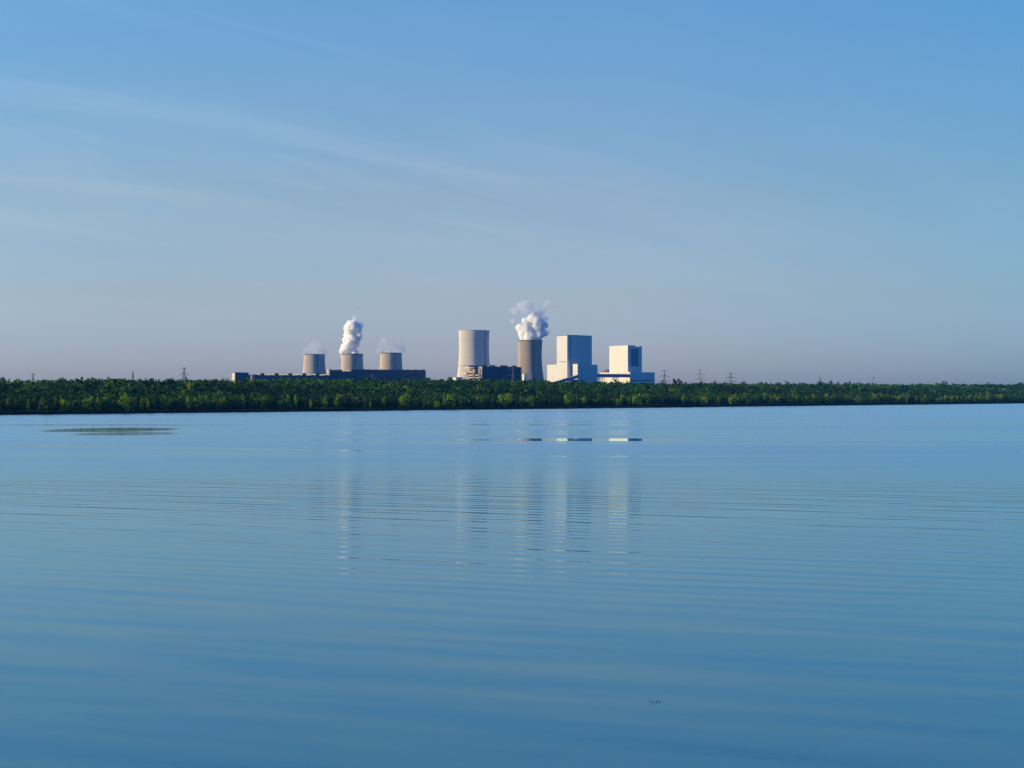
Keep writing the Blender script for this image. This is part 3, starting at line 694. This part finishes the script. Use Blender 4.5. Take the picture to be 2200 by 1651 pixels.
zt_ = ZZ(811.5, D); MB().bar((cx_, cy__, zg), (cx_, cy__, zt_), .55, 8, .35).build('pole', MAT['darksteel'], root)
b = MB().obox(Vector((cx_-1.7, cy__-.5)), Vector((0, 1)), 1, Vector((1, 0)), 3.4, zt_-.3, zt_+.7); b.bar((cx_, cy__-.9, zt_-4), (cx_, cy__-.9, zt_-1.6), .7, 8); b.build('lamp_head', MAT['darksteel'], root)

# ------------------------------------------------------------------ trees
def crown(n, shape, seed, size):
    """leaf clumps of a tree one unit tall; shape: slender / round / bush / pine"""
    g = np.random.default_rng(seed); W_ = dict(slender=.17, round=.36, bush=.48, pine=.24, ragged=.40)[shape]
    # a few limbs' worth of lobes
    nl = 9 if shape != 'slender' else 11
    zl = np.linspace(.22, .93, nl)+g.normal(0, .03, nl)
    if shape == 'slender': rl = W_*np.sin(np.pi*np.clip((zl-.05)/.98, 0, 1))**.6*(1.25-zl*.7)
    elif shape == 'pine': rl = W_*np.clip(1.1-zl, .08, 1)
    elif shape == 'ragged': rl = W_*g.uniform(.3, 1, nl)*np.sqrt(np.clip(1-(zl-.55)**2/.25, .05, 1))
    else: rl = W_*np.sqrt(np.clip(1-((zl-.55)/.5)**2, .04, 1))
    a = g.uniform(0, 2*np.pi, nl)+np.arange(nl)*2.4
    C = np.stack([np.cos(a)*rl*.55, np.sin(a)*rl*.55, zl], 1)
    rad = np.maximum(rl*.62, .055)
    w = rad**2; idx = g.choice(nl, n, p=w/w.sum())
    d = g.normal(size=(n, 3)); d /= np.linalg.norm(d, axis=1, keepdims=True)
    rr_ = g.uniform(.55, 1.08, n)[:, None]
    P = C[idx]+d*rr_*rad[idx][:, None]*np.array([1, 1, 1.15 if shape != 'slender' else 1.5])
    P[:, 2] = np.clip(P[:, 2], .04, 1.0)
    nr = d+g.normal(0, .45, (n, 3)); nr /= np.linalg.norm(nr, axis=1, keepdims=True)
    t1 = np.cross(nr, g.normal(size=(n, 3))); t1 /= np.linalg.norm(t1, axis=1, keepdims=True); t2 = np.cross(nr, t1)
    s = size*g.uniform(.6, 1.3, n)[:, None]
    V = np.stack([P-t1*s, P-t2*s*.8, P+t1*s, P+t2*s*.8], 1).reshape(-1, 3)
    return V
def trunk_mb(seed, lean=.02):
    g = random.Random(seed); b_ = MB(); pts = [(0, 0, -.03)]
    for i in range(1, 6): pts.append((g.uniform(-lean, lean)*i*.4, g.uniform(-lean, lean)*i*.4, i*.17))
    for i in range(5): b_.bar(pts[i], pts[i+1], .018*(1-i/6), 6, .018*(1-(i+1)/6))
    for i in range(5):
        p = pts[1+i % 4]; a = g.uniform(0, 6.28); L = g.uniform(.1, .2)
        b_.bar(p, (p[0]+math.cos(a)*L, p[1]+math.sin(a)*L, p[2]+L*1.1), .007, 5, .002)
    return b_
PROTO = []
for i, sh_ in enumerate(['slender', 'slender', 'slender', 'round', 'round', 'bush', 'pine', 'ragged']):
    n = 240 if sh_ != 'bush' else 320
    V = crown(n, sh_, 50+i, .048 if sh_ in ('slender', 'pine') else .062); Qd = np.arange(len(V)).reshape(-1, 4)
    tb = trunk_mb(90+i); tm = bpy.data.meshes.new('trunk'); tm.from_pydata(tb.v, [], tb.f); tm.materials.append(MAT['bark'])
    ms = {k_: np_mesh('crown', V, Qd, MAT[k_]) for k_ in ('leafY', 'leafG', 'leafD')}
    PROTO.append((sh_, ms, tm))
def plant(x, y, h, pi, mk, label, cat='tree', group=None, wscale=1.0, name=None):
    sh_, ms, tm = PROTO[pi]
    z = float(height(x, y))-.15
    o = thing(name or ('bush' if sh_ == 'bush' else ('pine_tree' if sh_ == 'pine' else 'broadleaf_tree')), (x, y, z), label, cat, group)
    o.rotation_euler = (0, 0, rnd.uniform(0, 6.28)); o.scale = (h*wscale, h*wscale, h)
    for nm, me in (('crown', ms[mk]), ('trunk', tm)):
        c_ = bpy.data.objects.new(nm, me); COL.objects.link(c_); c_.parent = o
    return o
LAND = [(-400, 240, 'left of the edge-on pylon'), (240, 470, 'left of the low hall'), (470, 640, 'below the low blue-grey hall'),
        (640, 800, 'below the old steaming towers'), (800, 960, 'below the long dark hall'), (960, 1110, 'below the tallest cooling tower'),
        (1110, 1180, 'below the brown waisted tower'), (1180, 1290, 'below the left boiler house'), (1290, 1420, 'below the shorter boiler house'),
        (1420, 1620, 'below the right-hand pylons'), (1620, 1850, 'below the antenna mast'), (1850, 2700, 'right of the slim mast')]
COLW = {'leafY': 'bright yellow-green', 'leafG': 'mid-green', 'leafD': 'dark green'}
SHW = {'slender': 'slender', 'round': 'rounded', 'bush': 'bushy', 'pine': 'pointed', 'ragged': 'ragged'}
TL = (P1-P0).length
tcur = -30.0; nfront = 0
while tcur < TL+60 and nfront < 268:
    f_ = max(0, tcur)/TL
    s_ = rnd.uniform(9, 24); x, y = from_ts(tcur, s_); px = 1100+x/y*F
    mk = rnd.choices(['leafY', 'leafG', 'leafD'], [.55, .33, .12])[0]; pi = rnd.choices(range(8), [4, 4, 4, 2, 2, 2, .6, .4])[0]
    h = rnd.uniform(7.0, 11.5)*(0.8 if PROTO[pi][0] == 'bush' else 1)*(1+.15*f_)
    wh = next((w for a_, b_, w in LAND if a_ <= px < b_), LAND[-1][2])
    plant(x, y, h, pi, mk, f"{COLW[mk]} {SHW[PROTO[pi][0]]} tree in the front row, {wh}", group='front row of trees on the far shore', wscale=rnd.uniform(.85, 1.25))
    tcur += rnd.uniform(3.6, 6.6)*(1+.25*f_); nfront += 1
# trees that stand out on the skyline: (px, py of top, width px, proto, material, label)
SKY = [(1449, 815.5, 15, 5, 'leafD', 'large dark round tree left of a bigger clump by the pylon right of the plant'), (1458, 815, 16, 4, 'leafD', 'tallest dark round crown of the clump right of the first pylon'),
       (1473, 818.5, 8, 7, 'leafD', 'small ragged dark tree just right of the tall dark clump'), (1482, 821.5, 4, 6, 'leafD', 'thin dark spike of a tree between two pylons'),
       (1508, 819.5, 11, 4, 'leafG', 'round green tree at the foot of the faint middle pylon'), (1547, 821, 10, 7, 'leafG', 'loose green tree left of the drooping-armed pylon'),
       (1597, 820.5, 17, 5, 'leafG', 'broad green crown right of the drooping-armed pylon'), (1634, 822, 19, 5, 'leafD', 'broad dark crown on the skyline between the third pylon and the mast'),
       (1690, 818.5, 9, 3, 'leafG', 'green round tree standing up left of the antenna mast'), (1671, 823, 10, 5, 'leafD', 'low dark tree left of the green round one near the mast'),
       (1762, 816.5, 14, 7, 'leafD', 'ragged dark pine at the foot of the antenna mast'), (1786, 817.5, 9, 4, 'leafG', 'bright green tree right of the antenna mast'),
       (1801, 821.2, 6, 3, 'leafD', 'small dark round tree second right of the mast'), (1817, 821.5, 10, 5, 'leafD', 'dark crown in the row right of the mast'), (1826, 820.2, 11, 4, 'leafD', 'highest dark crown of the row left of the slim pole'),
       (1845, 821.8, 10, 4, 'leafD', 'dark domed tree left of the slim pole'), (1864, 825, 15, 5, 'leafD', 'broad low dark tree at the foot of the slim pole'), (1885, 827, 9, 5, 'leafG', 'low green tree right of the slim pole'),
       (1987, 824.5, 9, 7, 'leafG', 'thin loose tree left of the big far mound'), (2013, 823.5, 14, 5, 'leafG', 'left shoulder of the big green tree mound on the right'), (2027, 820.2, 18, 5, 'leafG', 'highest crown of the big green tree mound on the right'),
       (2070, 825.5, 11, 5, 'leafD', 'low dark crown right of the big mound'), (2152, 825.5, 8, 3, 'leafG', 'small green crown near the right edge'), (2192, 822.8, 20, 5, 'leafD', 'dark broad crown at the right edge of the picture'),
       (16, 817.5, 4, 6, 'leafD', 'pointed dark tree at the far left of the skyline'), (110, 816.5, 5, 6, 'leafD', 'pointed dark tree right of the leftmost pylon'), (138, 815.5, 4, 6, 'leafG', 'tallest spiky tree right of the leftmost pylon'),
       (186, 816, 6, 6, 'leafD', 'dark spiky tree midway between the two left pylons'), (246, 815, 8, 3, 'leafD', 'dark round tree left of the edge-on pylon'), (299, 815.5, 10, 5, 'leafD', 'dark low crown right of the edge-on pylon'),
       (476, 814.5, 5, 6, 'leafD', 'dark pointed tree left of the low hall')]
for px, py, wpx, pi, mk, lab in SKY:
    x, y = ray_at_s(px, CREST+15); gz = float(height(x, y)); h = ZZ(py, y)-gz+.3
    W0 = dict(slender=.34, round=.72, bush=.96, pine=.48, ragged=.8)[PROTO[pi][0]]
    plant(x, y, h, pi, mk, lab, group='trees standing out on the skyline', wscale=max(.6, wpx/F*y/(h*W0)))

# ---- the wood behind: one mass
def wood():
    def grid(sp, s0, s1):
        t_ = np.arange(-500, 3600, sp); s_ = np.arange(s0, s1, sp)
        T, S = np.meshgrid(t_, s_, indexing='ij'); T = T.ravel()+rng.uniform(-.48, .48, T.size)*sp; S = S.ravel()+rng.uniform(-.48, .48, S.size)*sp
        X = P0.x+UT.x*T+UN.x*S; Y = P0.y+UT.y*T+UN.y*S; px = 1100+X/Y*F
        k_ = (px > -150) & (px < 2360) & (Y < 4200) & (S > s0-2)
        return X[k_], Y[k_], S[k_]
    VS = []; TS = []
    for (sp, s0, s1, nq, size, nvar) in ((5.4, 22, 120, 80, .075, 10), (7.2, 120, 330, 46, .105, 10), (11, 330, 460, 30, .13, 6)):
        X, Y, S = grid(sp, s0, s1); n = len(X)
        temps = [crown(nq, sh_, 500+i*7+nq, size) for i, sh_ in enumerate((['slender', 'round', 'round', 'bush', 'slender', 'round', 'round', 'bush', 'slender', 'bush'])[:nvar])]
        which = rng.integers(0, nvar, n)
        Z = height(X, Y)-.2
        # patches of taller and lower growth, and species patches
        pn = np.sin(X*.021+1.3)*np.cos(Y*.017+.4)+.6*np.sin(X*.047+Y*.031); 
        H = rng.uniform(6.5, 10.5, n)+.9*pn; H *= np.where(rng.random(n) < .10, rng.uniform(1.1, 1.3, n), 1)
        if s0 < 50: H *= 0.92; 
        pm = np.sin(X*.009+.7*np.sin(Y*.006))*np.sin(Y*.012+X*.004+2); tn = np.clip(.36+.10*pn+.17*pm+rng.normal(0, .17, n), 0, 1)
        tn = np.where(rng.random(n) < .10*np.clip(1.3-S/200, .25, 1), rng.uniform(.75, 1, n), tn)
        A = rng.uniform(0, 6.28, n)
        for j in range(nvar):
            m = np.where(which == j)[0]
            if not len(m): continue
            T0 = temps[j]; ca, sa = np.cos(A[m])[:, None], np.sin(A[m])[:, None]; ws = rng.uniform(.9, 1.35, len(m))[:, None]*H[m][:, None]
            vx = (T0[None, :, 0]*ca-T0[None, :, 1]*sa)*ws+X[m][:, None]; vy = (T0[None, :, 0]*sa+T0[None, :, 1]*ca)*ws+Y[m][:, None]
            vz = T0[None, :, 2]*H[m][:, None]+Z[m][:, None]
            VS.append(np.stack([vx, vy, vz], -1).reshape(-1, 3)); TS.append(np.repeat(tn[m], T0.shape[0]))
    V = np.concatenate(VS); T = np.concatenate(TS)
    me = np_mesh('forest', V, np.arange(len(V)).reshape(-1, 4), MAT['leaf'], T)
    o = bpy.data.objects.new('forest', me); COL.objects.link(o)
    tag(o, 'dense green wood covering the whole far bank behind the front row', 'wood', kind='stuff')
    print('forest faces', len(V)//4)
wood()
# ---- reeds on the waterline
def reeds():
    n = 42000; T = rng.uniform(-80, TL+200, n); S = rng.uniform(-2.5, 7, n)+1.6*np.sin(T*.02)+1.0*np.sin(T*.053+1)
    X = P0.x+UT.x*T+UN.x*S; Y = P0.y+UT.y*T+UN.y*S; Z = np.maximum(height(X, Y), -.4)-.1
    H = rng.uniform(1.3, 2.3, n)*(1+.18*np.sin(T*.031)+.12*np.sin(T*.11)); A = rng.uniform(0, np.pi, n); w = rng.uniform(.12, .3, n)
    lx, ly = rng.normal(0, .18, n), rng.normal(0, .18, n); dx, dy = np.cos(A)*w, np.sin(A)*w
    V = np.stack([np.stack([X-dx, Y-dy, Z], -1), np.stack([X+dx, Y+dy, Z], -1), np.stack([X+dx*.3+lx, Y+dy*.3+ly, Z+H], -1), np.stack([X-dx*.3+lx, Y-dy*.3+ly, Z+H], -1)], 1).reshape(-1, 3)
    me = np_mesh('reeds', V, np.arange(len(V)).reshape(-1, 4), MAT['reed'], np.repeat(rng.random(n), 4))
    o = bpy.data.objects.new('reeds', me); COL.objects.link(o); tag(o, 'dark green reed belt along the far waterline', 'reeds', kind='stuff')
reeds()

# ------------------------------------------------------------------ floating twig
d = CAMZ*F/(1508-HY); x0, y0 = XY(1403, d); k = d/F
root = thing('floating_twig', (x0, y0, 0), 'thin dark twig with a few leaf tips floating on the near water', 'twig')
b = MB(); pts = [(-9.5, .10), (-7, .05), (-4, .015), (-1.5, .012), (1.5, .02)]
pts = [(x0+a*k, y0+(.05 if i % 2 else 0), z) for i, (a, z) in enumerate(pts)]
for a_, b_ in zip(pts[:-1], pts[1:]): b.bar(a_, b_, .007, 6)
b.bar(pts[0], (pts[0][0]-.02, y0, .12), .005, 6, .003)
b.build('stem', MAT['twig'], root)
for a_, w_ in ((6.5, .03), (13.5, .018)):
    q = MB(); q.lathe([(.002, -.01), (w_*.8, .0), (w_, .018), (w_*.5, .035), (.002, .04)], 10, c=(x0+a_*k, y0)); q.build('leaf_tip', MAT['twig'], root, True)

# ------------------------------------------------------------------ steam
def steammat(name, dens, nscale, lo, hi, col=(1, 1, 1), warp_=True):
    m = bpy.data.materials.new(name); m.use_nodes = True; t = m.node_tree; t.nodes.clear()
    out = t.nodes.new('ShaderNodeOutputMaterial'); pv = t.nodes.new('ShaderNodeVolumePrincipled')
    pv.inputs['Color'].default_value = (*col, 1); pv.inputs['Anisotropy'].default_value = 0.0
    g = t.nodes.new('ShaderNodeTexCoord')
    n = noise(t, g.outputs['Object'], nscale, 5, .65)
    dn = M_(t, 'MULTIPLY', mapr(t, n, lo, hi), dens)
    t.links.new(dn, pv.inputs['Density']); t.links.new(pv.outputs[0], out.inputs['Volume'])
    return m
S_THICK = steammat('thick_steam', .38, .065, .37, .58)
S_MID = steammat('wispy_steam', .075, .045, .32, .70, (.86, .88, .97))
S_THIN = steammat('faint_steam', .045, .04, .28, .66, (.74, .81, .95))
cloudtex = bpy.data.textures.new('billow', 'CLOUDS'); cloudtex.noise_scale = 14; cloudtex.noise_depth = 3
cloudtex2 = bpy.data.textures.new('billow_fine', 'CLOUDS'); cloudtex2.noise_scale = 5; cloudtex2.noise_depth = 2
def puffs(name, root, blobs, D, mat, vox=2.0, disp=6.0, squash=1.0):
    blobs = [(a, b_, c*(1.14 if mat is S_THICK else 1.2)) for a, b_, c in blobs]
    me = bpy.data.meshes.new(name); import bmesh
    bm = bmesh.new(); k = D/F; off = root.location
    for (px, py, rp) in blobs:
        x, y = XY(px, D); r_ = rp*k
        y += rnd.uniform(-.35, .35)*r_*2
        from mathutils import Matrix
        bmesh.ops.create_icosphere(bm, subdivisions=3, radius=r_, matrix=Matrix.Translation((x-off.x, y-off.y, ZZ(py, D)-off.z)) @ Matrix.Diagonal((1, 1, squash, 1)))
    bm.to_mesh(me); bm.free(); me.materials.append(mat)
    o = bpy.data.objects.new(name, me); COL.objects.link(o); o.parent = root
    r = o.modifiers.new('merge', 'REMESH'); r.mode = 'VOXEL'; r.voxel_size = vox; r.use_smooth_shade = True
    d_ = o.modifiers.new('billow', 'DISPLACE'); d_.texture = cloudtex; d_.strength = disp; d_.mid_level = .5; d_.texture_coords = 'LOCAL'
    e_ = o.modifiers.new('billow_fine', 'DISPLACE'); e_.texture = cloudtex2; e_.strength = disp*.5; e_.mid_level = .5; e_.texture_coords = 'LOCAL'
    return o
def steam(px, py, D, label): return thing('steam_plume', (*XY(px, D), ZZ(py, D)), label, 'steam', 'steam plumes above the cooling towers')
r_ = steam(757, 761, 3930, 'thick bright white steam column rising from the middle old cooling tower')
puffs('billow', r_, [(744, 756, 7), (752, 757, 9), (762, 758, 7), (737, 752, 6.5), (734, 757, 4), (745, 746, 9), (752, 744, 10), (762, 741, 8.5), (737, 744, 5.5), (745, 732, 8.5), (755, 731, 10), (766, 731, 7.5), (771, 722, 7),
                   (747, 720, 9), (758, 717, 10), (768, 716, 7), (748, 705, 9), (758, 701, 10), (768, 703, 8), (752, 695, 7), (761, 693, 6.5), (773, 709, 5)], 3930, S_THICK)
puffs('wisp', r_, [(763, 684, 5), (767, 678, 3), (774, 690, 5), (777, 700, 5), (733, 765, 4), (731, 756, 4)], 3930, S_MID, 1.5, 6)
puffs('wisp', r_, [(769, 655, 3), (773, 656, 3.2), (777, 657, 2.5), (771, 668, 2)], 3930, S_MID, 1.2, 3, .5)
r_ = steam(1139, 732, 3850, 'big billowing cloud of steam over the brown grey waisted tower')
puffs('billow', r_, [(1124, 726, 7), (1134, 727, 9), (1146, 727, 9), (1156, 727, 7), (1122, 717, 8), (1116, 704, 8.5), (1129, 708, 9), (1130, 697, 7.5), (1141, 708, 11), (1154, 706, 10), (1163, 712, 9), (1171, 699, 7),
                   (1169, 718, 6), (1127, 690, 6.5), (1142, 686, 9.5), (1146, 678, 7), (1154, 690, 10), (1163, 695, 8), (1158, 720, 9), (1136, 718, 9)], 3850, S_THICK)
puffs('wisp', r_, [(1104, 667, 6.5), (1106, 673, 5), (1120, 659, 9), (1130, 655, 9), (1139, 658, 8), (1128, 667, 8), (1100, 690, 5), (1142, 667, 7), (1154, 671, 8), (1163, 672, 8), (1168, 663, 7), (1172, 654, 7),
                 (1179, 650, 6), (1164, 682, 7), (1172, 686, 5), (1174, 714, 6)], 3850, S_MID, 1.6, 8)
puffs('wisp', r_, [(1148, 638, 3.5), (1151, 640, 2.5)], 3850, S_MID, 1.0, 3)
puffs('wisp', r_, [(1193, 658, 3)], 3850, S_MID, 1.0, 3)
r_ = steam(675, 762, 3850, 'faint blue-grey mound of steam over the leftmost old cooling tower')
puffs('wisp', r_, [(660, 755, 8), (668, 748, 9), (675, 754, 10), (673, 739, 7), (683, 747, 9), (691, 752, 9), (697, 757, 6), (654, 758, 6), (676, 731, 4)], 3850, S_THIN, 2, 8)
r_ = steam(840, 759, 4010, 'thin ragged grey steam over the right old cooling tower behind the dark hall')
puffs('wisp', r_, [(820, 738, 7), (826, 731, 6), (817, 749, 6), (811, 755, 5), (832, 742, 8), (841, 728, 6), (843, 744, 9), (853, 749, 8), (862, 742, 6), (866, 752, 6), (833, 754, 7), (850, 757, 6)], 4010, S_THIN, 2, 8)

# ------------------------------------------------------------------ haze
b = MB(); b.prism([(-4200, -200), (5200, -200), (5200, 6500), (-4200, 6500)], -4.0, 330.0)
m = bpy.data.materials.new('haze'); m.use_nodes = True; t = m.node_tree; t.nodes.clear()
out = t.nodes.new('ShaderNodeOutputMaterial'); pv = t.nodes.new('ShaderNodeVolumePrincipled')
pv.inputs['Color'].default_value = (0.06, 0.34, 1.0, 1); pv.inputs['Density'].default_value = 2.7e-5; pv.inputs['Anisotropy'].default_value = 0.0
t.links.new(pv.outputs[0], out.inputs['Volume'])
hz = b.build('haze', m); tag(hz, 'thin blue air between the lake and the power station', 'haze', kind='stuff')
